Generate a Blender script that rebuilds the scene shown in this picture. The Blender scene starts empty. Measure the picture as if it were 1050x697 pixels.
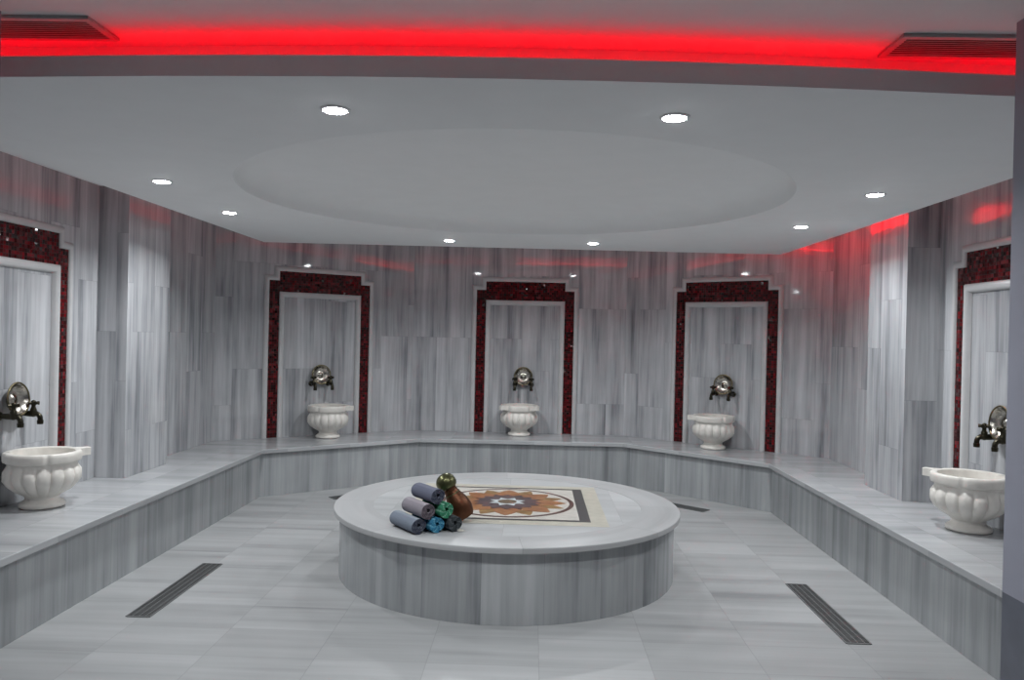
import bpy, bmesh, math, random
from mathutils import Vector, Matrix
random.seed(7)
PI = math.pi
scene = bpy.context.scene
COL = scene.collection

# ------------------------------------------------------------------ helpers
class MB:
    """collects polygons for ONE mesh object"""
    def __init__(self):
        self.v = []; self.f = []; self.mi = []; self.uv = []
    def add(self, verts, faces, mi=0, uvs=None):
        o = len(self.v)
        self.v += [tuple(p) for p in verts]
        for k, fc in enumerate(faces):
            self.f.append([i + o for i in fc]); self.mi.append(mi)
            self.uv.append(uvs[k] if uvs else None)
    def box(self, lo, hi, mi=0, M=None):
        x0, y0, z0 = lo; x1, y1, z1 = hi
        v = [Vector(p) for p in ((x0,y0,z0),(x1,y0,z0),(x1,y1,z0),(x0,y1,z0),(x0,y0,z1),(x1,y0,z1),(x1,y1,z1),(x0,y1,z1))]
        if M: v = [M @ p for p in v]
        self.add(v, [(3,2,1,0),(4,5,6,7),(0,1,5,4),(1,2,6,5),(2,3,7,6),(3,0,4,7)], mi)
    def prism(self, poly, z0, z1, mi=0):
        """poly counter-clockwise in plan"""
        n = len(poly)
        v = [(x, y, z0) for x, y in poly] + [(x, y, z1) for x, y in poly]
        f = [tuple(reversed(range(n))), tuple(range(n, 2*n))]
        f += [(i, (i+1) % n, (i+1) % n + n, i + n) for i in range(n)]
        self.add(v, f, mi)
    def lathe(self, prof, n=48, M=None, mi=0, rfun=None, closed=False):
        """prof: list of (r, z); axis z.  rfun(k, theta, r) may change the radius"""
        v = []; f = []; idx = []
        for k, (r, z) in enumerate(prof):
            if r < 1e-6:
                idx.append([len(v)]); v.append(Vector((0, 0, z)))
            else:
                row = []
                for i in range(n):
                    t = 2*PI*i/n
                    rr = rfun(k, t, r) if rfun else r
                    row.append(len(v)); v.append(Vector((rr*math.cos(t), rr*math.sin(t), z)))
                idx.append(row)
        pairs = list(zip(idx, idx[1:]))
        if closed: pairs.append((idx[-1], idx[0]))
        for a, b in pairs:
            if len(a) == 1 and len(b) == 1: continue
            for i in range(n):
                j = (i+1) % n
                if len(a) == 1: f.append((a[0], b[j], b[i]))
                elif len(b) == 1: f.append((a[i], a[j], b[0]))
                else: f.append((a[i], a[j], b[j], b[i]))
        if M: v = [M @ p for p in v]
        self.add(v, f, mi)
    def tube(self, pts, radii, n=12, mi=0):
        """capped tube along points"""
        pts = [Vector(p) for p in pts]
        if not hasattr(radii, '__len__'): radii = [radii]*len(pts)
        v = []; f = []
        up = None
        for k, p in enumerate(pts):
            d = (pts[min(k+1, len(pts)-1)] - pts[max(k-1, 0)]).normalized()
            if up is None:
                up = Vector((0,0,1)) if abs(d.z) < .9 else Vector((1,0,0))
            s = d.cross(up).normalized(); up = s.cross(d).normalized()
            for i in range(n):
                t = 2*PI*i/n
                v.append(p + (s*math.cos(t) + up*math.sin(t))*radii[k])
        for k in range(len(pts)-1):
            for i in range(n):
                j = (i+1) % n
                f.append((k*n+i, k*n+j, (k+1)*n+j, (k+1)*n+i))
        f.append(tuple(reversed(range(n)))); f.append(tuple(range((len(pts)-1)*n, len(pts)*n)))
        self.add(v, f, mi)
    def ball(self, c, r, n=16, mi=0, sz=1.0):
        prof = [(0, -r*sz)] + [(r*math.sin(PI*k/10), -r*sz*math.cos(PI*k/10)) for k in range(1, 10)] + [(0, r*sz)]
        self.lathe(prof, n, Matrix.Translation(Vector(c)), mi)
    def build(self, name, mats, parent=None, smooth=False, bevel=0, boxuv=True, angle=40):
        me = bpy.data.meshes.new(name)
        me.from_pydata(self.v, [], self.f)
        if not isinstance(mats, (list, tuple)): mats = [mats]
        for m in mats: me.materials.append(m)
        for p, k in zip(me.polygons, self.mi): p.material_index = k
        uvl = me.uv_layers.new(name='UVMap')
        for p, given in zip(me.polygons, self.uv):
            nx, ny, nz = p.normal
            L = math.hypot(nx, ny)
            for q, li in enumerate(p.loop_indices):
                co = me.vertices[me.loops[li].vertex_index].co
                if given: uvl.data[li].uv = given[q]
                elif abs(nz) > .7 or L < 1e-6: uvl.data[li].uv = (co.x, co.y)
                else: uvl.data[li].uv = ((-ny*co.x + nx*co.y)/L, co.z)
        bm = bmesh.new(); bm.from_mesh(me)
        bmesh.ops.recalc_face_normals(bm, faces=bm.faces[:])
        bm.to_mesh(me); bm.free()
        o = bpy.data.objects.new(name, me); COL.objects.link(o)
        if parent: o.parent = parent
        if smooth:
            me.polygons.foreach_set('use_smooth', [True]*len(me.polygons))
            try: me.set_sharp_from_angle(angle=math.radians(angle))
            except Exception: pass
        if bevel:
            b = o.modifiers.new('Bevel', 'BEVEL'); b.width = bevel; b.segments = 3; b.limit_method = 'ANGLE'; b.angle_limit = math.radians(35)
            b.harden_normals = False
        return o

def smooth(o, ang=40):
    o.data.polygons.foreach_set('use_smooth', [True]*len(o.data.polygons)); o.data.set_sharp_from_angle(angle=math.radians(ang))

def thing(name, label, cat, loc=(0,0,0), rz=0, group=None):
    o = bpy.data.objects.new(name, None); COL.objects.link(o)
    o.location = loc; o.rotation_euler = (0, 0, rz); o.empty_display_size = .1
    o['label'] = label; o['category'] = cat
    if group: o['group'] = group
    return o
def tag(o, label, cat, group=None):
    o['label'] = label; o['category'] = cat
    if group: o['group'] = group
    return o
def struct(o):
    o['kind'] = 'structure'; return o
def dup(root, label, loc, rz):
    r = root.copy(); COL.objects.link(r); r.location = loc; r.rotation_euler = (0, 0, rz); r['label'] = label
    for ch in list(root.children):
        c = ch.copy(); COL.objects.link(c); c.parent = r
        for g in list(ch.children):
            d = g.copy(); COL.objects.link(d); d.parent = c
    return r

# ------------------------------------------------------------------ materials
def new_mat(name):
    m = bpy.data.materials.new(name); m.use_nodes = True
    nt = m.node_tree
    return m, nt, nt.nodes['Principled BSDF']
def N(nt, typ, **kw):
    n = nt.nodes.new(typ)
    for k, val in kw.items(): setattr(n, k, val)
    return n
def math_n(nt, op, a, b=None, c=None):
    n = N(nt, 'ShaderNodeMath', operation=op)
    for i, x in enumerate((a, b, c)):
        if x is None: continue
        if isinstance(x, (int, float)): n.inputs[i].default_value = x
        else: nt.links.new(x, n.inputs[i])
    return n.outputs[0]
def comb(nt, x, y, z=0.0):
    n = N(nt, 'ShaderNodeCombineXYZ')
    for i, a in enumerate((x, y, z)):
        if isinstance(a, (int, float)): n.inputs[i].default_value = a
        else: nt.links.new(a, n.inputs[i])
    return n.outputs[0]
def ramp(nt, fac, stops):
    n = N(nt, 'ShaderNodeValToRGB')
    e = n.color_ramp.elements
    while len(e) < len(stops): e.new(.5)
    for q, (pos, c) in zip(e, stops):
        q.position = pos; q.color = (*c, 1)
    nt.links.new(fac, n.inputs[0])
    return n.outputs[0]
def noise(nt, vec, scale, detail=2, rough=.5):
    n = N(nt, 'ShaderNodeTexNoise'); n.inputs['Scale'].default_value = scale
    n.inputs['Detail'].default_value = detail; n.inputs['Roughness'].default_value = rough
    if vec is not None: nt.links.new(vec, n.inputs['Vector'])
    return n.outputs['Fac']
def mul_col(nt, col, fac):
    n = N(nt, 'ShaderNodeVectorMath', operation='SCALE')
    nt.links.new(col, n.inputs[0]); nt.links.new(fac, n.inputs['Scale'])
    return n.outputs[0]

def marble(name, tw, th, along_v=True, offu=0., offv=0., dark=(.25,.26,.28), mid=(.47,.48,.50), light=(.66,.67,.69),
           rough=.15, stagger=True, joint=.0022, joint_dark=.72, tone=.16, freq=9.0, contrast=1.0):
    """banded grey marble cut in slabs: bands run along v (or along u)"""
    m, nt, bs = new_mat(name)
    uv = N(nt, 'ShaderNodeUVMap', uv_map='UVMap')
    sp = N(nt, 'ShaderNodeSeparateXYZ'); nt.links.new(uv.outputs[0], sp.inputs[0])
    u = math_n(nt, 'ADD', sp.outputs[0], offu); v = math_n(nt, 'ADD', sp.outputs[1], offv)
    cu = math_n(nt, 'DIVIDE', u, tw); col = math_n(nt, 'FLOOR', cu)
    if stagger:
        wn = N(nt, 'ShaderNodeTexWhiteNoise', noise_dimensions='1D'); nt.links.new(col, wn.inputs['W'])
        stp = math_n(nt, 'DIVIDE', math_n(nt, 'FLOOR', math_n(nt, 'MULTIPLY', wn.outputs['Value'], 3.0)), 3.0)
        cv = math_n(nt, 'ADD', math_n(nt, 'DIVIDE', v, th), stp)
    else:
        cv = math_n(nt, 'DIVIDE', v, th)
    row = math_n(nt, 'FLOOR', cv)
    w2 = N(nt, 'ShaderNodeTexWhiteNoise', noise_dimensions='2D'); nt.links.new(comb(nt, col, row), w2.inputs['Vector'])
    r = w2.outputs['Value']
    a, b = (u, v) if along_v else (v, u)
    vec = comb(nt, math_n(nt, 'ADD', a, math_n(nt, 'MULTIPLY', r, 37.0)),
               math_n(nt, 'ADD', math_n(nt, 'MULTIPLY', b, .045), math_n(nt, 'MULTIPLY', r, 11.0)), 0.0)
    n1 = noise(nt, vec, freq, 3, .55); n2 = noise(nt, vec, freq*4.3, 3, .6)
    # soft cloudiness, not stretched
    n3 = noise(nt, comb(nt, u, v, math_n(nt, 'MULTIPLY', r, 9.0)), 3.0, 3, .5)
    s = math_n(nt, 'ADD', math_n(nt, 'MULTIPLY', n1, .62), math_n(nt, 'ADD', math_n(nt, 'MULTIPLY', n2, .26), math_n(nt, 'MULTIPLY', n3, .12)))
    s = math_n(nt, 'ADD', math_n(nt, 'MULTIPLY', math_n(nt, 'SUBTRACT', s, .5), contrast), .5)
    c = ramp(nt, s, [(.30, dark), (.46, mid), (.66, light)])
    tonev = math_n(nt, 'ADD', math_n(nt, 'MULTIPLY', r, tone), 1 - tone/2)
    # joints
    def edge(t, size):
        fr = math_n(nt, 'FRACT', t)
        d = math_n(nt, 'MINIMUM', fr, math_n(nt, 'SUBTRACT', 1.0, fr))
        return math_n(nt, 'LESS_THAN', math_n(nt, 'MULTIPLY', d, size), joint/2)
    j = math_n(nt, 'MAXIMUM', edge(cu, tw), edge(cv, th))
    k = math_n(nt, 'SUBTRACT', 1.0, math_n(nt, 'MULTIPLY', j, 1 - joint_dark))
    c = mul_col(nt, mul_col(nt, c, tonev), k)
    nt.links.new(c, bs.inputs['Base Color'])
    rr = math_n(nt, 'ADD', math_n(nt, 'MULTIPLY', n3, rough*.5), rough*.75)
    nt.links.new(rr, bs.inputs['Roughness'])
    return m

def plain(name, col, rough=.5, metal=0., bump=0., bscale=40., spec=None, coat=0., var=.1):
    m, nt, bs = new_mat(name)
    tc = N(nt, 'ShaderNodeTexCoord')
    nf = noise(nt, tc.outputs['Object'], bscale, 3, .55)
    lo = tuple(x*(1-var) for x in col); hi = tuple(min(1, x*(1+var)) for x in col)
    nt.links.new(ramp(nt, nf, [(.3, lo), (.7, hi)]), bs.inputs['Base Color'])
    bs.inputs['Roughness'].default_value = rough; bs.inputs['Metallic'].default_value = metal
    if spec is not None: bs.inputs['Specular IOR Level'].default_value = spec
    if coat: bs.inputs['Coat Weight'].default_value = coat
    if bump:
        bp = N(nt, 'ShaderNodeBump'); bp.inputs['Strength'].default_value = bump; bp.inputs['Distance'].default_value = .004
        nt.links.new(nf, bp.inputs['Height']); nt.links.new(bp.outputs[0], bs.inputs['Normal'])
    return m

def glass_tile(name, size=.024):
    m, nt, bs = new_mat(name)
    tc = N(nt, 'ShaderNodeTexCoord')
    sp = N(nt, 'ShaderNodeSeparateXYZ'); nt.links.new(tc.outputs['Object'], sp.inputs[0])
    a = math_n(nt, 'DIVIDE', sp.outputs[0], size); b = math_n(nt, 'DIVIDE', sp.outputs[2], size)
    w = N(nt, 'ShaderNodeTexWhiteNoise', noise_dimensions='2D')
    nt.links.new(comb(nt, math_n(nt, 'FLOOR', a), math_n(nt, 'FLOOR', b)), w.inputs['Vector'])
    c = ramp(nt, w.outputs['Value'], [(0, (.014,.001,.001)), (.35, (.05,.002,.003)), (.7, (.10,.003,.006)), (1, (.20,.007,.012))])
    def edge(t):
        fr = math_n(nt, 'FRACT', t); d = math_n(nt, 'MINIMUM', fr, math_n(nt, 'SUBTRACT', 1.0, fr))
        return math_n(nt, 'LESS_THAN', d, .07)
    j = math_n(nt, 'MAXIMUM', edge(a), edge(b))
    mx = N(nt, 'ShaderNodeMix', data_type='RGBA'); nt.links.new(j, mx.inputs['Factor'])
    nt.links.new(c, mx.inputs['A']); mx.inputs['B'].default_value = (.018, .006, .006, 1)
    nt.links.new(mx.outputs['Result'], bs.inputs['Base Color'])
    rr = math_n(nt, 'ADD', math_n(nt, 'MULTIPLY', j, .6), .07); nt.links.new(rr, bs.inputs['Roughness'])
    bs.inputs['Specular IOR Level'].default_value = .32
    # each tile set at a slightly different tilt
    g = N(nt, 'ShaderNodeNewGeometry')
    d = N(nt, 'ShaderNodeVectorMath', operation='SUBTRACT'); nt.links.new(w.outputs['Color'], d.inputs[0]); d.inputs[1].default_value = (.5,.5,.5)
    s = N(nt, 'ShaderNodeVectorMath', operation='SCALE'); nt.links.new(d.outputs[0], s.inputs[0]); s.inputs['Scale'].default_value = .30
    ad = N(nt, 'ShaderNodeVectorMath', operation='ADD'); nt.links.new(g.outputs['Normal'], ad.inputs[0]); nt.links.new(s.outputs[0], ad.inputs[1])
    nm = N(nt, 'ShaderNodeVectorMath', operation='NORMALIZE'); nt.links.new(ad.outputs[0], nm.inputs[0])
    nt.links.new(nm.outputs[0], bs.inputs['Normal'])
    return m

def towel_mat(name, c1, c2, c3, period=.045):
    """woven cotton with lengthwise stripes (object y runs along the roll)"""
    m, nt, bs = new_mat(name)
    uv = N(nt, 'ShaderNodeUVMap', uv_map='UVMap')
    sp = N(nt, 'ShaderNodeSeparateXYZ'); nt.links.new(uv.outputs[0], sp.inputs[0])
    f = math_n(nt, 'FRACT', math_n(nt, 'DIVIDE', sp.outputs[1], period))
    c = ramp(nt, f, [(0, c1), (.42, c1), (.5, c2), (.72, c2), (.8, c3), (.95, c3), (1, c1)])
    tc = N(nt, 'ShaderNodeTexCoord')
    w = noise(nt, tc.outputs['Object'], 260, 2, .6)
    k = math_n(nt, 'ADD', math_n(nt, 'MULTIPLY', w, .7), .65)
    nt.links.new(mul_col(nt, c, k), bs.inputs['Base Color'])
    bs.inputs['Roughness'].default_value = .95; bs.inputs['Specular IOR Level'].default_value = .1
    bp = N(nt, 'ShaderNodeBump'); bp.inputs['Strength'].default_value = .6; bp.inputs['Distance'].default_value = .003
    nt.links.new(w, bp.inputs['Height']); nt.links.new(bp.outputs[0], bs.inputs['Normal'])
    return m

def emis(name, col, s):
    m, nt, bs = new_mat(name)
    bs.inputs['Base Color'].default_value = (*col, 1)
    bs.inputs['Emission Color'].default_value = (*col, 1); bs.inputs['Emission Strength'].default_value = s
    return m

M_wall = marble('banded marble wall', .315, 1.05, True, offu=.13, offv=-.42, rough=.055, dark=(.19,.20,.22), mid=(.40,.41,.43), light=(.59,.60,.62), contrast=1.25)
M_wall_r = marble('honed banded marble wall', .315, 1.05, True, offu=.13, offv=-.42, rough=.17, dark=(.19,.20,.22), mid=(.39,.40,.42), light=(.55,.56,.58), contrast=1.25)
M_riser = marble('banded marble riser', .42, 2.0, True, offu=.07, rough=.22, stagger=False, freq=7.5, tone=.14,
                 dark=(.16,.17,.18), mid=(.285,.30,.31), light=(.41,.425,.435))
M_floor = marble('banded marble floor', .515, .33, False, offu=.457, offv=.085, rough=.36, stagger=False, freq=5.0, tone=.13,
                 dark=(.20,.205,.21), mid=(.305,.312,.316), light=(.385,.392,.397), joint=.004, joint_dark=.8)
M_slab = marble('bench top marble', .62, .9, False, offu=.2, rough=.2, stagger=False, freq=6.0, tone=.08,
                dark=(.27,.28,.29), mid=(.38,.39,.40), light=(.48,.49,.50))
M_drum = marble('platform drum marble', .33, 3.0, True, rough=.24, stagger=False, freq=6.5, tone=.16, contrast=1.25,
                dark=(.16,.17,.185), mid=(.34,.355,.365), light=(.45,.465,.475))
M_rim = marble('platform rim marble', .86, 9.0, False, rough=.42, stagger=False, freq=4.0, tone=.05,
               dark=(.31,.315,.32), mid=(.39,.395,.40), light=(.455,.46,.465), joint=.004, joint_dark=.75)
M_inset = marble('platform inset marble', .7, .45, False, rough=.42, stagger=False, freq=3.5, tone=.1,
                 dark=(.30,.31,.315), mid=(.41,.42,.425), light=(.52,.53,.535))
M_trim = plain('grey marble moulding', (.56,.56,.565), .25, var=.05, bscale=8)
M_basin = plain('white carved marble', (.74,.71,.66), .34, bump=.15, bscale=11)
M_paint = plain('white ceiling paint', (.84,.845,.85), .8, bscale=6, var=.012)
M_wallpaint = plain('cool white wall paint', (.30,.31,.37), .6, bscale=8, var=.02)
M_dado = plain('dark stone dado', (.12,.13,.16), .35, bscale=9)
M_red = glass_tile('red glass mosaic')
M_bronze = plain('dark aged bronze', (.055,.050,.036), .33, 1.0, bump=.1)
M_bronze2 = plain('worn brass', (.20,.17,.10), .3, 1.0)
M_pewter = plain('tinned copper', (.50,.47,.42), .22, 1.0, bump=.35, bscale=55)
M_copper = plain('hammered brown copper', (.11,.044,.022), .4, .8, bump=.3, bscale=60)
M_olive = plain('olive patinated brass', (.115,.115,.055), .3, .8, bump=.08)
M_steel = plain('brushed steel', (.20,.205,.205), .45, .8)
M_void = plain('black drain void', (.015,.016,.017), .8)
M_white = plain('white lamp trim', (.8,.8,.8), .4)
M_grille = plain('white vent metal', (.45,.44,.44), .5)
M_ventdark = plain('vent dark interior', (.05,.045,.045), .8)
M_lens = emis('lamp lens', (.93, .97, 1.0), 110.0)

# ------------------------------------------------------------------ room dimensions (metres, camera at x=0,y=0,z=1.5, looking along +y)
Z_B = .43           # bench top
Z_S = 2.335         # underside of the lowered ceiling
Z_L = 2.405         # top of its lip
Z_C = 2.50          # upper ceiling

def isect(p, d, q, e):
    det = d[0]*(-e[1]) + e[0]*d[1]
    rx, ry = q[0]-p[0], q[1]-p[1]
    t = (rx*(-e[1]) + e[0]*ry)/det
    return (p[0]+d[0]*t, p[1]+d[1]*t)

XL, XR = -3.10, 2.77
SITES = {   # wall point at the niche centre and the direction that faces the room
 'left':  ((XL, 4.545), (1, 0)),
 'bl':    ((-2.208, 8.021), (.591, -.807)),
 'back':  ((-.098, 8.655), (0, -1)),
 'br':    ((1.940, 7.959), (-.602, -.799)),
 'right': ((XR, 4.635), (-1, 0)),
}
def tang(n): return (n[1], -n[0]) if False else (-n[1], n[0])
Pbl, nbl = SITES['bl']; Pbr, nbr = SITES['br']; Pbc, nbc = SITES['back']
dbl = (.807, .591); dbr = (.799, -.602)
XLr = -3.06
A0 = isect(Pbl, dbl, (XLr, 0), (0, 1))
A1 = isect(Pbl, dbl, (0, Pbc[1]), (1, 0))
A2 = isect(Pbr, dbr, (0, Pbc[1]), (1, 0))
A3 = isect(Pbr, dbr, (XR, 0), (0, 1))
Y0 = 2.45
T = .15
def wall(name, inner, outer, z0=0., z1=Z_C, mat=M_wall):
    mb = MB(); mb.prism(list(inner) + list(reversed(outer)), z0, z1)
    return struct(mb.build(name, mat))
# outer offset points (mitred by hand where it matters)
oA0 = (XL-T, A0[1]+.08); oA1 = (A1[0]-.05, A1[1]+T); oA2 = (A2[0]+.05, A2[1]+T); oA3 = (XR+T, A3[1]+.08)
wall('wall_left', [(XL, Y0), (XL, 5.46)], [(XL-T, Y0), (XL-T, 5.46)])
wall('trim_4', [(-2.885, 5.46), (-2.885, 6.09)], [(XL-T, 5.46), (XL-T, 6.09)])          # pilaster
wall('wall_left', [(XLr, 6.09), A0], [(XL-T, 6.09), oA0])
wall('wall_right', [(XR, 5.42), (XR, Y0)], [(XR+T, 5.42), (XR+T, Y0)], mat=M_wall_r)
wall('trim_5', [(2.55, 6.02), (2.55, 5.42)], [(XR+T, 6.02), (XR+T, 5.42)], mat=M_wall_r)  # pilaster
wall('wall_right', [A3, (XR, 6.02)], [oA3, (XR+T, 6.02)], mat=M_wall_r)
wall('wall_back_left', [A0, A1], [oA0, oA1])
wall('wall_back', [A1, A2], [oA1, oA2])
wall('wall_back_right', [A2, A3], [oA2, oA3])
# passage the camera stands in: painted walls over a dark stone dado
JX0, JX1 = -1.722, 1.466
ZD = .745
def entry(name, poly):
    a = MB(); a.prism(poly, ZD, Z_C); o = struct(a.build(name, M_wallpaint))
    return o
def dado(name, poly):
    a = MB(); a.prism(poly, 0, ZD); return struct(a.build(name, M_dado))
pr = [(JX1, -2.2), (JX1+.16, -2.2), (JX1+.16, Y0-.15), (XR+T, Y0-.15), (XR+T, Y0), (JX1, Y0)]
pl = [(JX0, -2.2), (JX0, Y0), (XL-T, Y0), (XL-T, Y0-.15), (JX0-.16, Y0-.15), (JX0-.16, -2.2)]
entry('wall_entry_right', pr); dado('trim_1', pr)
entry('wall_entry_left', pl); dado('trim_2', pl)
a = MB(); a.box((JX0-.16, -2.35, ZD), (JX1+.16, -2.2, Z_C)); struct(a.build('wall_front', M_paint))
a = MB(); a.box((JX0-.16, -2.35, 0), (JX1+.16, -2.2, ZD)); struct(a.build('trim_3', M_dado))

# floor
a = MB(); a.box((-3.4, -2.4, -.12), (3.1, 8.95, 0)); struct(a.build('floor', M_floor))
# upper ceiling
a = MB(); a.box((-3.4, -2.4, Z_C), (3.1, 8.95, Z_C+.12)); struct(a.build('ceiling', M_paint))

# lowered ceiling: floating slab with a lip, a cove and a round recess
def slab_ceiling():
    K0 = 16; xf0, xf1, yf0, yf1 = -2.565, 2.345, 2.585, 2.665
    front = [(xf0+(xf1-xf0)*i/K0, yf0+(yf1-yf0)*i/K0 - .088*max(0, 1-((xf0+(xf1-xf0)*i/K0+.13)/1.75)**2)) for i in range(K0+1)]
    out = front + [(2.345, 7.52), (-2.565, 7.31)]
    cx, cy, R, zr = -.135, 4.77, 1.62, 2.455
    angs = [2*PI*i/120 for i in range(120)]
    for (x, y) in out: angs.append(math.atan2(y-cy, x-cx) % (2*PI))
    angs = sorted(set(round(t, 6) for t in angs))
    def hit(t):
        d = (math.cos(t), math.sin(t)); best = None
        for i in range(len(out)):
            p, q = out[i], out[(i+1) % len(out)]; e = (q[0]-p[0], q[1]-p[1])
            det = d[0]*(-e[1]) + e[0]*d[1]
            if abs(det) < 1e-9: continue
            rx, ry = p[0]-cx, p[1]-cy
            s = (rx*(-e[1]) + e[0]*ry)/det; k = (d[0]*ry - d[1]*rx)/det
            if s > 0 and -1e-6 <= k <= 1+1e-6 and (best is None or s < best): best = s
        return (cx+d[0]*best, cy+d[1]*best)
    n = len(angs); O = [hit(t) for t in angs]
    C = [(cx+R*math.cos(t), cy+R*math.sin(t)) for t in angs]
    # core (the part fixed to the upper ceiling) set back from the lip
    mx, my = -.11, 5.02
    def core(p): return (mx + (p[0]-mx)*(1-.17/2.45), my + (p[1]-my)*(1-.17/2.42))
    K = [core(p) for p in O]
    def Cr(r, z): return [(cx+r*math.cos(t), cy+r*math.sin(t), z) for t in angs]
    v = Cr(R-.20, zr) + Cr(R-.11, zr-.012) + Cr(R-.05, zr-.04) + Cr(R-.015, zr-.08) + Cr(R, Z_S) + [(x, y, Z_S) for x, y in O] + \
        [(x, y, Z_L) for x, y in O] + [(x, y, Z_L) for x, y in K] + [(x, y, Z_C-.0005) for x, y in K]
    f = [tuple(range(n))]
    for r in range(8):
        for i in range(n):
            j = (i+1) % n
            f.append((r*n+i, r*n+j, (r+1)*n+j, (r+1)*n+i))
    f.append(tuple(range(8*n, 9*n)))
    m = MB(); m.add(v, f)
    struct(m.build('ceiling_lowered', M_paint))
    sm = bpy.data.objects['ceiling_lowered']; smooth(sm, 35)
    return front, out
SLF, SLA = slab_ceiling(); SL = [SLF[0], SLF[-1], SLA[-2], SLA[-1]]

# ------------------------------------------------------------------ bench
bf = [(-2.405, Y0), (-2.405, 6.94), (-1.135, 7.955), (.940, 8.0), (2.093, 6.913), (2.093, Y0)]
def offs(poly, d):
    """offset an open polyline to its left by d with mitres"""
    out = []
    for i, p in enumerate(poly):
        def dirn(a, b):
            L = math.hypot(b[0]-a[0], b[1]-a[1]); return ((b[0]-a[0])/L, (b[1]-a[1])/L)
        ds = []
        if i > 0: ds.append(dirn(poly[i-1], p))
        if i < len(poly)-1: ds.append(dirn(p, poly[i+1]))
        ns = [(-q[1], q[0]) for q in ds]
        if len(ns) == 1: out.append((p[0]+ns[0][0]*d, p[1]+ns[0][1]*d))
        else:
            m = (ns[0][0]+ns[1][0], ns[0][1]+ns[1][1]); L2 = m[0]**2+m[1]**2
            out.append((p[0]+m[0]*2*d/L2, p[1]+m[1]*2*d/L2))
    return out
bench = thing('marble_bench', 'long grey marble bench running round the walls below all the basins', 'bench', (0, 0, 0))
g = .0015
lin = [(XL+g, Y0+g), (XL+g, 5.46-g), (-2.885+g, 5.46-g), (-2.885+g, 6.09+g), (XLr+g, 6.09+g), (A0[0]+g, A0[1]-g),
       (A1[0], A1[1]-g), (A2[0], A2[1]-g), (A3[0]-g, A3[1]-g), (XR-g, 6.02+g), (2.55-g, 6.02+g), (2.55-g, 5.42-g), (XR-g, 5.42-g), (XR-g, Y0+g)]
# top slab as quads between the front edge and the wall line (convex pieces)
def bench_slab():
    m = MB()
    f = [(x, y if y > Y0 else Y0+g) for x, y in bf]
    poly = f + list(reversed(lin))
    poly = list(reversed(poly))
    m.prism(poly, Z_B-.04, Z_B)
    o = m.build('seat_slab', M_slab, bench, bevel=.006)
    return o
bench_slab()
rf = offs([(x, y if y > Y0 else Y0+g) for x, y in bf], .03)
rb = offs([(x, y if y > Y0 else Y0+g) for x, y in bf], .09)
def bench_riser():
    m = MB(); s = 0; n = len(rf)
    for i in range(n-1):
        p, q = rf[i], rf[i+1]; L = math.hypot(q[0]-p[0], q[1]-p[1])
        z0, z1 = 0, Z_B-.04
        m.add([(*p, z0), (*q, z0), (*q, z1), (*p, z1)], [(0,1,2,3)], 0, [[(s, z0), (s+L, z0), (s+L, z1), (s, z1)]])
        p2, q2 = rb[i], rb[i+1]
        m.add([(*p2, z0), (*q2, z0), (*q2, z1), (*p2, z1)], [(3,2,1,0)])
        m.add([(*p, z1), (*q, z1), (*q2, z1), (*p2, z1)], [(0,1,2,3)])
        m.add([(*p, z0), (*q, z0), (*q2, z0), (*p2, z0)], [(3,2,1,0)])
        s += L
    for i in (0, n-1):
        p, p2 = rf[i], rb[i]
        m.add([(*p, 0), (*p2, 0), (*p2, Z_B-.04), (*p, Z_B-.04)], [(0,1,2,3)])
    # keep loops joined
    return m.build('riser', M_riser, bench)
bench_riser()

# ------------------------------------------------------------------ central platform
PX, PY, PR, PB = -.147, 5.10, 1.107, 1.071
ZT = .4127; ZLIP = .380
plat = thing('marble_platform', 'round low marble platform with an inlaid top in the middle of the floor', 'platform', (PX, PY, 0))
def ring_uv(m, prof, n, rmap):
    for k in range(len(prof)-1):
        (r0, z0), (r1, z1) = prof[k], prof[k+1]
        for i in range(n):
            t0, t1 = 2*PI*i/n, 2*PI*(i+1)/n
            v = [(r0*math.cos(t0), r0*math.sin(t0), z0), (r0*math.cos(t1), r0*math.sin(t1), z0),
                 (r1*math.cos(t1), r1*math.sin(t1), z1), (r1*math.cos(t0), r1*math.sin(t0), z1)]
            s0, s1 = rmap(k)
            m.add(v, [(0,1,2,3)], 0, [[(t0*PB, s0), (t1*PB, s0), (t1*PB, s1), (t0*PB, s1)]])
m = MB(); ring_uv(m, [(PB, 0), (PB, ZLIP)], 120, lambda k: (0, ZLIP))
m.add([(PB*math.cos(2*PI*i/120), PB*math.sin(2*PI*i/120), 0) for i in range(120)], [tuple(reversed(range(120)))])
m.add([(PB*math.cos(2*PI*i/120), PB*math.sin(2*PI*i/120), ZLIP) for i in range(120)], [tuple(range(120))])
def weld(o, d=.0004):
    bm = bmesh.new(); bm.from_mesh(o.data); bmesh.ops.remove_doubles(bm, verts=bm.verts[:], dist=d)
    bmesh.ops.recalc_face_normals(bm, faces=bm.faces[:]); bm.to_mesh(o.data); bm.free()
o = m.build('drum', M_drum, plat); weld(o); smooth(o)
RI = .865
m = MB()
prof = [(RI, ZLIP+.0005), (PR-.003, ZLIP+.0005), (PR, ZLIP+.003), (PR, ZT-.004), (PR-.0012, ZT-.0012), (PR-.004, ZT), (RI, ZT), (RI, ZLIP+.0005)]
ss = [0]
for k in range(len(prof)-1): ss.append(ss[-1] + math.hypot(prof[k+1][0]-prof[k][0], prof[k+1][1]-prof[k][1]))
ring_uv(m, prof, 180, lambda k: (ss[k], ss[k+1]))
o = m.build('rim_slab', M_rim, plat); weld(o); smooth(o, 50)
m = MB(); m.lathe([(0, ZLIP+.0005), (RI-.001, ZLIP+.0005), (RI-.0005, ZT-.001), (0, ZT-.001)], 120)
o = m.build('inset_slab', M_inset, plat)

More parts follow.
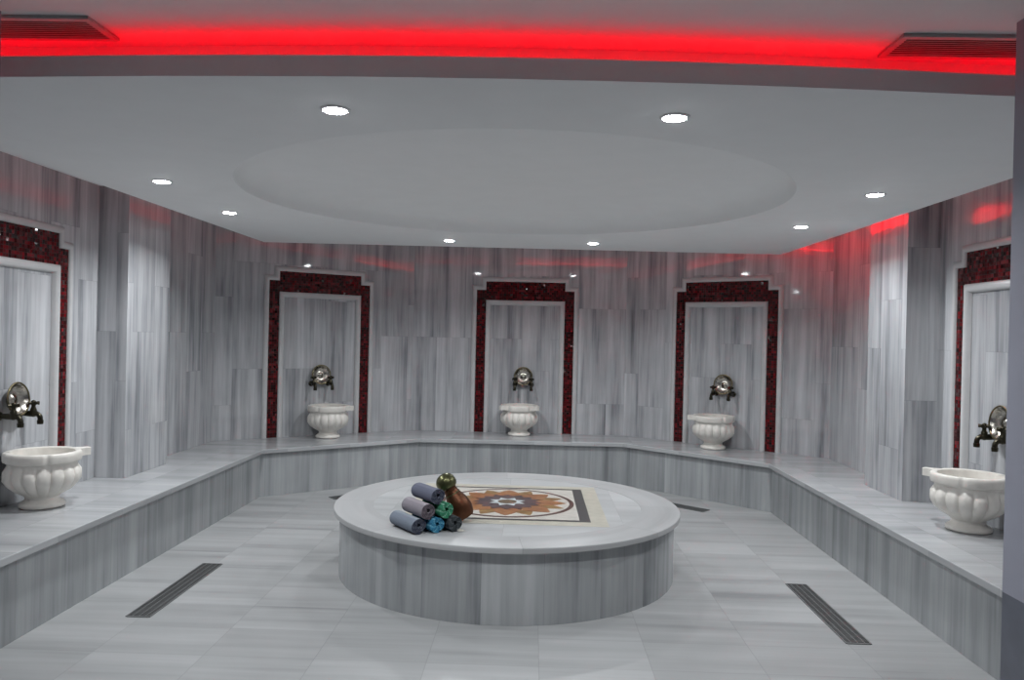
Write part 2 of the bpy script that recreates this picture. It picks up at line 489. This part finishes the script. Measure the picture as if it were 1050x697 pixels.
# inlaid picture: thin stone layers on one part
I_cream = plain('cream inlay stone', (.50,.475,.40), .35, bscale=14)
I_pale = plain('pale inlay stone', (.58,.55,.50), .35, bscale=14)
I_dark = plain('charcoal inlay stone', (.06,.055,.055), .28)
I_brown = plain('red brown inlay stone', (.10,.045,.035), .28)
def stone(name, a, b):
    m, nt, bs = new_mat(name)
    tc = N(nt, 'ShaderNodeTexCoord'); f = noise(nt, tc.outputs['Object'], 13, 5, .65)
    nt.links.new(ramp(nt, f, [(.35, a), (.65, b)]), bs.inputs['Base Color']); bs.inputs['Roughness'].default_value = .28
    return m
I_or1 = stone('orange onyx inlay', (.24,.085,.03), (.42,.19,.07))
I_or2 = stone('ochre onyx inlay', (.20,.10,.03), (.36,.21,.07))
I_purple = stone('dark violet brown inlay', (.055,.035,.04), (.13,.075,.075))
I_star = plain('pale blue star inlay', (.60,.66,.68), .28)
I_olive = plain('olive brown inlay', (.16,.11,.06), .28)
zi = ZT-.001
def inlay():
    m = MB(); lay = [0]
    def poly(pts, mi):
        z0 = zi + .0005; z1 = zi + .0008 + .0006*lay[0]
        m.prism(pts, z0, z1, mi)
    def sq(hx0, hx1, hy0, hy1, mi): poly([(hx0,hy0),(hx1,hy0),(hx1,hy1),(hx0,hy1)], mi)
    sq(-.61, .61, -.595, .585, 0); lay[0] += 1
    sq(-.51, .51, -.495, .49, 2); lay[0] += 1
    sq(-.445, .445, -.458, .452, 1); lay[0] += 1
    def disc(r, mi, n=72): poly([(r*math.cos(2*PI*i/n), r*math.sin(2*PI*i/n)) for i in range(n)], mi)
    disc(.435, 3); lay[0] += 1
    disc(.405, 1); lay[0] += 1
    # petals: eight long ones and eight shorter ones between
    def petal(r0, r1, w, ang, mi):
        pts = []
        K = 9
        for s in (-1, 1):
            rng = range(K+1) if s < 0 else range(K-1, 0, -1)
            for k in rng:
                t = k/K; r = r0 + (r1-r0)*t
                ww = w*math.sin(PI*min(1, t*.78+.22))**.8 if t < 1 else 0
                pts.append((r*math.cos(ang) - s*(-1)*ww*math.sin(ang)*(-1), r*math.sin(ang) + s*(-1)*ww*math.cos(ang)*(-1)))
        # order: right side outwards then left side inwards
        m.prism(pts, zi+.0005, zi+.0008+.0006*lay[0], mi)
    for k in range(8): petal(.05, .395, .080, PI/8 + k*PI/4, 5)
    lay[0] += 1
    for k in range(8): petal(.05, .385, .098, k*PI/4, 4)
    lay[0] += 1
    pts = []
    for k in range(32):
        r = .225 if k % 2 == 0 else .185
        pts.append((r*math.cos(2*PI*k/32), r*math.sin(2*PI*k/32)))
    poly(pts, 6); lay[0] += 1
    pts = []
    for k in range(16):
        r = .125 if k % 2 == 0 else .078
        pts.append((r*math.cos(2*PI*k/16+PI/8), r*math.sin(2*PI*k/16+PI/8)))
    poly(pts, 7); lay[0] += 1
    disc(.062, 8, 32)
    return m.build('stone_inlay', [I_cream, I_pale, I_dark, I_brown, I_or1, I_or2, I_purple, I_star, I_olive], plat)
inlay()

# ------------------------------------------------------------------ niche frames
def site_loc(key, s=0., out=0., z=Z_B):
    (px, py), (nx, ny) = SITES[key]
    tx, ty = -ny, nx     # screen-right looking at the wall is +s
    return (px + nx*out + tx*s, py + ny*out + ty*s, z)
def site_rz(key):
    nx, ny = SITES[key][1]
    return math.atan2(-nx, ny)      # local +y faces the room
def sweep(m, path, profile, mi=0):
    """profile (d, h): d to the left of travel in the x-z plane, h = how far it stands out (+y)"""
    P = offs
    rows = []
    for d, h in profile:
        rows.append([(x, h, z) for x, z in offs(path, d)])
    v = [p for r in rows for p in r]; n = len(path); f = []
    K = len(profile)
    for k in range(K):
        k2 = (k+1) % K
        for i in range(n-1):
            f.append((k*n+i, k*n+i+1, k2*n+i+1, k2*n+i))
    f.append(tuple(k*n for k in range(K))); f.append(tuple(reversed([k*n+n-1 for k in range(K)])))
    m.add(v, f, mi)
def make_frame(label):
    t = thing('niche_frame', label, 'wall frame', (0,0,0), 0, 'red mosaic frames round the basins')
    h1, h2, w0, w1 = 1.575, 1.67, .54, .437
    hi = 1.465
    b = MB(); d0, d1 = .001, .010
    outer = [(-w0,0),(-w0,h1),(-w1,h1),(-w1,h2),(w1,h2),(w1,h1),(w0,h1),(w0,0)]
    inner = [(w1,0),(w1,hi),(-w1,hi),(-w1,0)]
    # split in plain rectangles: two legs, corner, band
    def rect(x0, z0, x1, z1):
        b.box((x0, d0, z0+.0005), (x1, d1, z1))
    rect(-w0, 0, -w1, h1); rect(w1, 0, w0, h1); rect(-w1, hi, w1, h2)
    b.build('mosaic_band', M_red, t)
    prof = [(0, .001), (0, .016), (.006, .024), (.018, .029), (.030, .026), (.044, .018), (.050, .001)]
    o = MB(); sweep(o, [(-w0,.0005),(-w0,h1),(-w1,h1),(-w1,h2),(w1,h2),(w1,h1),(w0,h1),(w0,.0005)], prof)
    o.build('outer_moulding', M_trim, t, smooth=True, angle=50)
    prof2 = [(0, .001), (0, .020), (-.008, .030), (-.022, .036), (-.038, .033), (-.050, .022), (-.056, .001)]
    o = MB(); sweep(o, [(-w1,.0005),(-w1,hi),(w1,hi),(w1,.0005)], prof2)
    o.build('inner_moulding', M_trim, t, smooth=True, angle=50)
    return t
FL = {'left': 'tall red mosaic wall frame cut off by the left edge, behind the leftmost basin',
      'bl': 'tall red mosaic wall frame on the left angled back wall',
      'back': 'tall red mosaic wall frame in the middle of the straight back wall',
      'br': 'tall red mosaic wall frame on the right angled back wall',
      'right': 'tall red mosaic wall frame half hidden by the white doorway wall on the right'}
f0 = None
for k in SITES:
    if f0 is None:
        f0 = make_frame(FL[k]); f0.location = site_loc(k); f0.rotation_euler = (0,0,site_rz(k))
    else: dup(f0, FL[k], site_loc(k), site_rz(k))

# ------------------------------------------------------------------ camera maths (to read positions off lines of sight)
YAW, PITCH, ROLL, F = 0.0274967, -0.0049755, 0.0225290, 800.0
fw = Vector((-math.sin(YAW)*math.cos(PITCH), math.cos(YAW)*math.cos(PITCH), math.sin(PITCH)))
r0 = fw.cross(Vector((0,0,1))).normalized(); u0 = r0.cross(fw)
rt = r0*math.cos(ROLL) + u0*math.sin(ROLL); up = u0*math.cos(ROLL) - r0*math.sin(ROLL)
cd = bpy.data.cameras.new('camera'); cam = bpy.data.objects.new('camera', cd); COL.objects.link(cam)
Mx = Matrix((rt, up, -fw)).transposed().to_4x4(); Mx.translation = (0, 0, 1.5); cam.matrix_world = Mx
cd.sensor_fit = 'HORIZONTAL'; cd.sensor_width = 36; cd.lens = F/1050*36; cd.clip_start = .02; cd.clip_end = 60
scene.camera = cam

# ------------------------------------------------------------------ basins
def make_basin(label, lugs):
    t = thing('wash_basin', label, 'basin', (0,0,0), 0, 'white marble wash basins')
    prof = [(0, .012), (.085, .0), (.112, .0), (.121, .006), (.122, .016), (.116, .026), (.100, .034), (.089, .046), (.090, .060),
            (.110, .074), (.145, .094), (.178, .122), (.197, .152), (.203, .178), (.197, .203), (.186, .222), (.181, .236), (.183, .248),
            (.194, .252), (.202, .256), (.205, .264), (.206, .290), (.204, .303), (.198, .308),
            (.176, .308), (.169, .304), (.164, .28), (.155, .22), (.125, .16), (.06, .128), (0, .122)]
    amp = {9:.3, 10:.7, 11:1, 12:1, 13:1, 14:.8, 15:.45, 16:.15}
    rim = {18, 19, 20, 21, 22, 23}
    cuts = [-PI/2-.87, -PI/2+.87]
    for q in (-1, 1): cuts += [PI/2-q*1.17, PI/2-q*.62] if q in lugs else [PI/2-q*.89]
    def rf_(k, th, r):
        if k in amp: r *= 1 + amp[k]*.105*(abs(math.sin(8*th))**.75 - .62)
        if k in rim:
            for c in cuts:
                d = (th-c+PI) % (2*PI) - PI
                r -= .011*math.exp(-(d/.07)**2)
        return min(r, .2045) if k not in rim else r
    prof = [(r, z*1.065) for r, z in prof]
    m = MB(); m.lathe(prof, 192, None, 0, rf_)
    # two square lugs on the rim
    for s in lugs:
        a = PI/2 - s*math.radians(51)
        M = Matrix.Rotation(a, 4, 'Z')
        x0, x1 = .180, .262
        pts = [(x0,-.050),(.204,-.044),(.214,-.034),(.226,-.029),(x1-.008,-.027),(x1-.002,-.022),(x1,-.012),
               (x1,.012),(x1-.002,.022),(x1-.008,.027),(.226,.029),(.214,.034),(.204,.044),(x0,.050)]
        b2 = MB(); b2.prism(pts, .283, .3275)
        m.add([M @ Vector(p) for p in b2.v], b2.f)
    m.build('basin_body', M_basin, t, smooth=True, angle=42)
    return t
def solve_s(key, xpx, out, z):
    lo, hi = -.6, .6
    def px(s):
        p = Vector(site_loc(key, s, out, z)) - Vector((0,0,1.5)); return 525 + F*p.dot(rt)/p.dot(fw)
    for _ in range(50):
        mid = (lo+hi)/2
        if px(mid) < xpx: lo = mid
        else: hi = mid
    return (lo+hi)/2
BL = {'left': 'white carved marble basin nearest on the left wall bench', 'bl': 'white marble basin on the left angled back wall, lug pointing right',
      'back': 'white marble basin seen straight on in the middle of the back wall', 'br': 'white marble basin on the right angled back wall, lug pointing left',
      'right': 'white carved marble basin on the right wall, partly hidden by the doorway wall'}
# pixel columns of basin foot, of the bowl centre and of the pair of taps
BX = {'left': 43, 'bl': 336, 'back': 532, 'br': 731, 'right': 993}
OUT = .211
# carved lug on the side of the rim that points to the middle of the room (local +x is the left seen from the room)
LUG = {'left': (-1,), 'bl': (-1,), 'back': (-1, 1), 'br': (1,), 'right': (1,)}
protos = {}
for k in SITES:
    s = solve_s(k, BX[k], OUT, Z_B)
    L = site_loc(k, s, OUT, Z_B+.0005); R = site_rz(k)
    if LUG[k] not in protos:
        b = make_basin(BL[k], LUG[k]); b.location = L; b.rotation_euler = (0,0,R); protos[LUG[k]] = b
    else: dup(protos[LUG[k]], BL[k], L, R)

# ------------------------------------------------------------------ taps and wash bowls
def make_tap(label):
    t = thing('water_tap', label, 'tap', (0,0,0), 0, 'pairs of bronze taps above the basins')
    Ry = Matrix.Rotation(-PI/2, 4, 'X')      # lathe axis z -> +y
    m = MB(); m.lathe([(0,.001),(.026,.001),(.027,.006),(.022,.012),(.014,.016),(0,.016)], 24, Ry); m.build('wall_flange', M_bronze, t, smooth=True)
    m = MB()
    m.tube([(0,.012,0),(0,.05,0),(0,.085,0)], [.014,.018,.020], 16)
    m.ball((0,.085,0), .021, 16)
    m.tube([(0,.085,.010),(0,.085,.028),(0,.085,.034),(0,.085,.046)], [.019,.018,.014,.011], 14)
    m.build('valve_body', M_bronze, t, smooth=True)
    m = MB()
    pts = [(0,.09,-.002)] + [(0, .098+.030*math.sin(a), -.030+.030*math.cos(a)) for a in [PI*.08*i for i in range(7)]] + [(0,.128,-.046)]
    m.tube(pts, [.017]*3 + [.0145]*5 + [.015], 14)
    m.tube([(0,.128,-.038),(0,.128,-.062)], [.0185,.017], 14)
    m.build('spout', M_bronze, t, smooth=True)
    h = MB()
    h.tube([(0,.085,.042),(0,.085,.062)], [.011,.014], 12)
    for a in (PI/4, 3*PI/4):
        c, s_ = math.cos(a)*.030, math.sin(a)*.030
        h.tube([(-c,.085-s_,.064),(-c*.4,.085-s_*.4,.064),(c*.4,.085+s_*.4,.064),(c,.085+s_,.064)], [.012,.009,.009,.012], 10)
    h.ball((0,.085,.068), .015, 12)
    h.build('cross_handle', M_bronze, t, smooth=True)
    return t
def make_bowl(label):
    t = thing('bath_bowl', label, 'bowl', (0,0,0), 0, 'metal bath bowls resting on the taps')
    # opening faces the room (+y); slight lean back
    M = Matrix.Rotation(math.radians(6), 4, 'X') @ Matrix.Translation((0,0,.098)) @ Matrix.Rotation(-PI/2, 4, 'X')
    prof = [(0,.0),(.045,.001),(.070,.010),(.088,.026),(.096,.038),(.100,.040),(.101,.043),(.098,.044),(.094,.041),(.085,.029),(.067,.013),(.045,.0045),(.030,.004),(.022,.010),(.012,.016),(0,.018)]
    m = MB(); m.lathe(prof, 56, M); m.build('bowl_shell', M_pewter, t, smooth=True, angle=60)
    r = MB(); r.lathe([(.097+.0055*math.cos(a), .043+.0045*math.sin(a)) for a in [2*PI*i/10 for i in range(10)]], 56, M, closed=True)
    r.build('rolled_edge', M_bronze2, t, smooth=True)
    return t
CX = {'left': 18.5, 'bl': 329.5, 'back': 536.5, 'br': 741.5, 'right': 1025}
WH = {'left': 'left wall', 'bl': 'left angled back wall', 'back': 'middle of the back wall', 'br': 'right angled back wall', 'right': 'right wall'}
t0 = w0_ = None
ZTAP = .966
for k in SITES:
    s = solve_s(k, CX[k], .05, 1.045)
    for sgn in (-1, 1):
        if k == 'left': w = 'nearer' if sgn < 0 else 'farther'
        elif k == 'right': w = 'farther' if sgn < 0 else 'nearer'
        else: w = 'left' if sgn < 0 else 'right'
        lab = f'dark bronze tap, {w} one of the pair on the {WH[k]}'
        L = site_loc(k, s + sgn*.091, 0, ZTAP); R = site_rz(k)
        if t0 is None: t0 = make_tap(lab); t0.location = L; t0.rotation_euler = (0,0,R)
        else: dup(t0, lab, L, R)
    lab = f'round metal wash bowl propped on the taps of the {WH[k]}'
    L = site_loc(k, s, .022, ZTAP-.007); R = site_rz(k)
    if w0_ is None: w0_ = make_bowl(lab); w0_.location = L; w0_.rotation_euler = (0,0,R)
    else: dup(w0_, lab, L, R)

# ------------------------------------------------------------------ towels and jug on the platform
ZP = ZT
def roll_mesh(name, mat, endmat, parent, R, L, turns=3.6, t=.0080, flat=.9, seed=0):
    """towel rolled round the local y axis, resting at z=0; the loose end lies at the bottom"""
    rnd = random.Random(seed)
    n = int(turns*26); top = []; bot = []
    rin = R - t - turns*(t+.0020)
    for i in range(n+1):
        th = 2*PI*turns*i/n
        r = max(.006, rin + (t+.0020)*th/(2*PI))
        a = th - 2*PI*turns - PI*.42
        wob = 1 + .014*math.sin(2*a+seed) + .006*math.sin(3*a+2*seed)
        top.append(((r+t)*wob, a)); bot.append((r*wob, a))
    ny = 14
    v = []; uv = []
    for j in range(ny+1):
        y = -L/2 + L*j/ny
        for lst in (top, bot):
            for i, (r, a) in enumerate(lst):
                e = (.0012*math.sin(3*a+seed)) if j in (0, ny) else 0
                sag = 1 + .012*math.sin(9*j/ny + a + seed)
                v.append((r*sag*math.cos(a), y + e*(1 if j else -1) + .006*(i/n - .5)*(1 if j == ny else -1 if j == 0 else 0), R + r*sag*math.sin(a)*flat)); uv.append((y, a*R))
    W = n+1; S = 2*W; f = []
    for j in range(ny):
        for i in range(n):
            f.append((j*S+i, j*S+i+1, (j+1)*S+i+1, (j+1)*S+i))
            f.append((j*S+W+i+1, j*S+W+i, (j+1)*S+W+i, (j+1)*S+W+i+1))
        for i in (0, n): f.append((j*S+i, (j+1)*S+i, (j+1)*S+W+i, j*S+W+i) if i == 0 else (j*S+i, j*S+W+i, (j+1)*S+W+i, (j+1)*S+i))
    for j in (0, ny):
        for i in range(n): f.append((j*S+i, j*S+W+i, j*S+W+i+1, j*S+i+1) if j == 0 else (j*S+i, j*S+i+1, j*S+W+i+1, j*S+W+i))
    zmin = min(p[2] for p in v)
    v = [(x, y, z - zmin) for x, y, z in v]
    m = MB(); m.add(v, f, 0, [[uv[q] for q in fc] for fc in f])
    for k in range(len(f) - 2*n, len(f)): m.mi[k] = 1
    o = m.build(name, [mat, endmat], parent, smooth=True, angle=60)
    return o
def fringe(parent, y, R, mat, side, n=22, seed=1):
    """knotted threads hanging from the loose end at one end of the roll"""
    rnd = random.Random(seed); m = MB()
    for i in range(n):
        x = side*(R*.25 + R*.75*i/n); yy = y - rnd.uniform(.0, .004)
        l = rnd.uniform(.012, .022)
        m.tube([(x, yy+.012, .0045), (x+rnd.uniform(-.003,.003), yy-l*.5, .005), (x+rnd.uniform(-.005,.005), yy-l, .0025)], [.0016,.0014,.0012], 5)
    return m.build('fringe', mat, parent)
M_fr = plain('cream cotton thread', (.70,.68,.62), .95)
def towel(label, loc, rz, R, L, mat, seed, fr=0, turns=3.4, endmat=None):
    t = thing('rolled_towel', label, 'towel', loc, rz, 'rolled towels stacked on the platform')
    roll_mesh('towel_roll', mat, endmat or mat, t, R, L, seed=seed, turns=turns)
    if fr: fringe(t, -L/2, R, M_fr, fr, seed=seed)
    return t
C_blue = towel_mat('pale blue striped cotton', (.20,.23,.28), (.075,.08,.12), (.29,.33,.38), .21)
C_mauve = towel_mat('mauve grey striped cotton', (.27,.25,.28), (.10,.08,.10), (.36,.33,.36), .2)
C_navy = towel_mat('slate striped cotton', (.14,.15,.20), (.045,.05,.075), (.17,.18,.235), .2)
C_cyan = towel_mat('bright blue cotton', (.05,.22,.36), (.03,.15,.27), (.16,.42,.55), .05)
C_green = towel_mat('green cotton', (.05,.25,.14), (.04,.17,.10), (.22,.45,.33), .05)
C_char = towel_mat('charcoal cotton', (.055,.065,.07), (.035,.04,.045), (.10,.11,.12), .06)
E_navy = towel_mat('navy cotton edge', (.045,.05,.075), (.07,.075,.10), (.10,.11,.14), .05)
E_plum = towel_mat('plum cotton edge', (.09,.075,.09), (.12,.10,.115), (.15,.13,.145), .05)
# front ends of the rolls; the rolls run back and to the left
RT = .0495
az = math.radians(38)                    # local -y end faces the viewer, turned to the right
ax = Vector((-math.sin(az), math.cos(az), 0)); px_ = Vector((math.cos(az), math.sin(az), 0))
def place(label, fx, fy, z, mat, seed, L=.23, R=RT, fr=0, a=az, endmat=None):
    d = Vector((-math.sin(a), math.cos(a), 0)); c = Vector((fx, fy, 0)) + d*L/2
    return towel(label, (c.x, c.y, z), a, R, L, mat, seed, fr, endmat=endmat)
e = .0008
F0 = Vector((-.598, 4.215, 0)); st = Vector((.0955, .041, 0))
B0, B1, B2 = F0, F0 + st, F0 + st*2
place('pale blue striped towel roll, bottom left of the stack', B0.x, B0.y, ZP+e, C_blue, 1, .25, endmat=E_navy)
place('bright blue towel roll in the bottom middle of the stack', B1.x, B1.y, ZP+e, C_cyan, 2, .21, fr=0)
place('charcoal towel roll, bottom right of the stack', B2.x, B2.y, ZP+e, C_char, 3, .21, fr=1)
h1 = RT*1.56
M0 = (B0+B1)/2; M1 = (B1+B2)/2
place('mauve grey towel roll in the middle row on the left', M0.x, M0.y, ZP+h1, C_mauve, 4, .22, endmat=E_plum)
place('green towel roll in the middle row on the right', M1.x, M1.y, ZP+h1, C_green, 5, .20)
T0 = (M0+M1)/2
place('dark slate towel roll on top of the stack', T0.x, T0.y+.01, ZP+h1*2, C_navy, 6, .22, endmat=E_navy)

jug = thing('copper_jug', 'brown copper jug with olive domed lid leaning behind the rolled towels', 'jug', (-.372, 4.545, ZP))
def make_jug():
    tilt = Matrix.Rotation(math.radians(-31), 4, 'Y') @ Matrix.Rotation(math.radians(2), 4, 'X')
    # rests on the low side of its base
    body = [(0,.004),(.040,.002),(.050,.0),(.056,.008),(.064,.030),(.069,.055),(.068,.080),(.063,.108),(.053,.135),(.045,.155),(.040,.172),(.039,.186),(.041,.192),(.043,.195),(.036,.196),(.030,.190),(.030,.172),(.0,.168)]
    low = min((tilt @ Vector((r*math.cos(a), r*math.sin(a), z))).z for r, z in body for a in [2*PI*i/48 for i in range(48)])
    M = Matrix.Translation((0,0,-low+.0006)) @ tilt
    m = MB(); m.lathe(body, 56, M); m.build('jug_body', M_copper, jug, smooth=True, angle=60)
    lid = [(.0,.1965),(.046,.1965),(.054,.202),(.0585,.216),(.0595,.232),(.056,.250),(.046,.267),(.030,.279),(.012,.2845),(0,.285)]
    m = MB(); m.lathe(lid, 48, M); m.build('lid', M_olive, jug, smooth=True, angle=60)
    h = MB(); pts = []
    for i in range(13):
        a = PI*(i/12); pts.append(M @ Vector((-.005, .040+.052*math.sin(a)+.018*(1-i/12), .185-.105*(i/12))))
    h.tube(pts, .0065, 10); h.build('handle', M_copper, jug, smooth=True)
    r = MB(); r.lathe([(.0445+.0035*math.cos(a), .157+.0035*math.sin(a)) for a in [2*PI*i/8 for i in range(8)]], 40, M, closed=True)
    r.build('neck_ring', M_olive, jug, smooth=True)
make_jug()

# ------------------------------------------------------------------ floor drains
def drain(label, c, L, rz, W=.122):
    t = thing('floor_drain', label, 'drain', (c[0], c[1], 0), rz, 'slotted floor drains')
    m = MB()
    for s in (-1, 1):
        m.box((s*W/2-.004, -L/2, .0004), (s*W/2+.004, L/2, .0042)); m.box((-W/2+.004, s*L/2-.004, .0004), (W/2-.004, s*L/2+.004, .0042))
    m.build('frame', M_steel, t)
    m = MB(); m.box((-W/2+.004, -L/2+.004, .0004), (W/2-.004, L/2-.004, .0012)); m.build('channel', M_void, t)
    m = MB(); n = int(L/.016)
    for i in range(n):
        y = -L/2+.010+(L-.02)*i/(n-1)
        m.box((-W/2+.005, y-.0034, .0014), (W/2-.005, y+.0034, .0036))
    for x in (-.034, 0, .034): m.box((x-.003, -L/2+.005, .0013), (x+.003, L/2-.005, .0034))
    m.build('grate', M_steel, t)
    return t
drain('dark slotted floor drain between the platform and the left bench', (-2.018, 4.456), .945, 0)
drain('dark slotted floor drain between the platform and the right bench', (1.660, 4.408), .94, 0)
dR = Vector((-.752, .659, 0)); cR = Vector((1.553, 6.898, 0)) + dR*.475
drain('floor drain behind the platform before the right angled bench', (cR.x, cR.y), .95, math.atan2(-dR.x, dR.y))
dL = Vector((.752, .659, 0)); cL = Vector((-1.785, 6.985, 0)) + dL*.475
drain('floor drain behind the platform before the left angled bench', (cL.x, cL.y), .95, math.atan2(-dL.x, dL.y))

# ------------------------------------------------------------------ ceiling vents
def vent(label, x0, x1, y0, y1):
    t = thing('ceiling_vent', label, 'air vent', ((x0+x1)/2, (y0+y1)/2, Z_C), 0, 'ceiling air vents')
    hx, hy = (x1-x0)/2, (y1-y0)/2; z0, z1 = -.012, -.0005; w = .022
    m = MB()
    m.box((-hx, -hy, z0), (hx, -hy+w, z1)); m.box((-hx, hy-w, z0), (hx, hy, z1))
    m.box((-hx, -hy+w, z0), (-hx+w, hy-w, z1)); m.box((hx-w, -hy+w, z0), (hx, hy-w, z1))
    m.build('frame', M_grille, t, bevel=.002)
    m = MB(); m.box((-hx+w, -hy+w, -.003), (hx-w, hy-w, -.0005)); m.build('backing', M_ventdark, t)
    m = MB(); n = 9
    for i in range(n):
        y = -hy+w + (2*hy-2*w)*(i+.5)/n
        M = Matrix.Translation((0, y, -.0075)) @ Matrix.Rotation(math.radians(12), 4, 'X')
        m.box((-hx+w, -.0055, -.0008), (hx-w, .0055, .0008), 0, M)
    m.build('louvre', M_grille, t)
vent('dark louvred ceiling vent cut by the left edge of the picture', -2.30, -1.455, 2.475, 2.668)
vent('louvred ceiling vent at the right beside the doorway wall', 1.165, 2.00, 2.540, 2.735)

# ------------------------------------------------------------------ downlights
LP = [((-.762, 2.91), 'left one of the two big near downlights below the red strip'),
      ((.510, 2.945), 'right one of the two big near downlights below the red strip'),
      ((-2.125, 4.37), 'bright round downlight at the far left of the lowered ceiling'),
      ((-2.178, 5.49), 'small round downlight at the back left near the ceiling edge'),
      ((-.762, 6.875), 'small round downlight, left of the pair nearest the back wall'),
      ((.505, 6.885), 'small round downlight, right of the pair nearest the back wall'),
      ((1.902, 5.665), 'small round downlight at the back right near the ceiling edge'),
      ((1.882, 4.40), 'bright round downlight at the far right of the lowered ceiling')]
P_DOWN = 15.5
def spot(parent, loc, power, size=.075, spread=148):
    ld = bpy.data.lights.new('lamp_glow', 'AREA'); ld.shape = 'DISK'; ld.size = size; ld.energy = power
    ld.color = (.955, .98, 1.0); ld.spread = math.radians(spread)
    lo = bpy.data.objects.new('lamp_glow', ld); COL.objects.link(lo); lo.parent = parent; lo.location = loc
    return lo
d0 = None
for (x, y), lab in LP:
    if d0 is None:
        d0 = thing('ceiling_downlight', lab, 'ceiling lamp', (x, y, Z_S), 0, 'recessed ceiling downlights')
        m = MB(); m.lathe([(.044,-.0004),(.057,-.0004),(.058,-.003),(.054,-.006),(.047,-.007),(.044,-.005)], 40, closed=True)
        m.build('trim_ring', M_white, d0, smooth=True)
        m = MB(); m.lathe([(0,-.0005),(.0438,-.0005),(.0438,-.0055),(.040,-.0085),(.03,-.0105),(0,-.0115)], 40)
        m.build('lens', M_lens, d0, smooth=True)
        spot(d0, (0,0,-.0135), P_DOWN)
    else: dup(d0, lab, (x, y, Z_S), 0)

# red light tape lying in the cove on top of the lip
def led(label, line, inset, h, power):
    """tape following a polyline, set back from the lip"""
    pts = offs(line, inset)
    a, b = Vector((*pts[0], 0)), Vector((*pts[-1], 0)); d = (b-a).normalized()
    pts[0] = tuple((a + d*inset*1.3).xy); pts[-1] = tuple((b - d*inset*1.3).xy)
    c = (a+b)/2
    t = thing('light_tape', label, 'light strip', (c.x, c.y, Z_L), 0, 'red light tapes in the ceiling cove')
    loc = [(x-c.x, y-c.y) for x, y in pts]
    def strip(w, z0, z1):
        l = offs(loc, w); r = offs(loc, -w); m = MB(); n = len(loc)
        v = [(*p, z0) for p in l] + [(*p, z0) for p in r] + [(*p, z1) for p in l] + [(*p, z1) for p in r]
        f = []
        for i in range(n-1):
            f += [(i, i+1, n+i+1, n+i), (2*n+i, 3*n+i, 3*n+i+1, 2*n+i+1), (i, 2*n+i, 2*n+i+1, i+1), (n+i, n+i+1, 3*n+i+1, 3*n+i)]
        f += [(0, n, 3*n, 2*n), (n-1, 3*n-1, 4*n-1, 2*n-1)]
        m.add(v, f); return m
    strip(.004, .0005, h).build('carrier', M_white, t)
    strip(.007, h+.0002, h+.004).build('glowing_strip', emis('red light tape', (1.0, 0, .008), power), t)
led('red light tape in the front cove above the near ceiling lip', SLF, .09, .018, 8)
mid_r = (2.345, 5.5)
led('bright red light tape along the far half of the right ceiling edge', [mid_r, SL[2]], .085, .022, 58)
led('dim red light tape along the near half of the right ceiling edge', [SL[1], mid_r], .12, .018, 5)
def on_back(x): return (x, SL[2][1] + (SL[3][1]-SL[2][1])*(x-SL[2][0])/(SL[3][0]-SL[2][0]))
led('red light tape on the right part of the back ceiling edge', [SL[2], on_back(1.38)], .12, .026, 9)
led('bright red light tape in the middle of the back ceiling edge', [on_back(1.40), on_back(-.42)], .12, .026, 15)
led('dim red light tape on the left part of the back ceiling edge', [on_back(-.44), SL[3]], .12, .026, 5)
led('red light tape along the left edge of the lowered ceiling', [SL[3], SL[0]], .14, .018, 4.5)

# ------------------------------------------------------------------ world and view
w = bpy.data.worlds.new('world'); scene.world = w; w.use_nodes = True
w.node_tree.nodes['Background'].inputs[0].default_value = (0, 0, 0, 1)
vs = scene.view_settings
scene.display_settings.display_device = 'sRGB'
vs.view_transform = 'Standard'; vs.look = 'None'; vs.gamma = 1; vs.exposure = -0.08; vs.use_curve_mapping = False
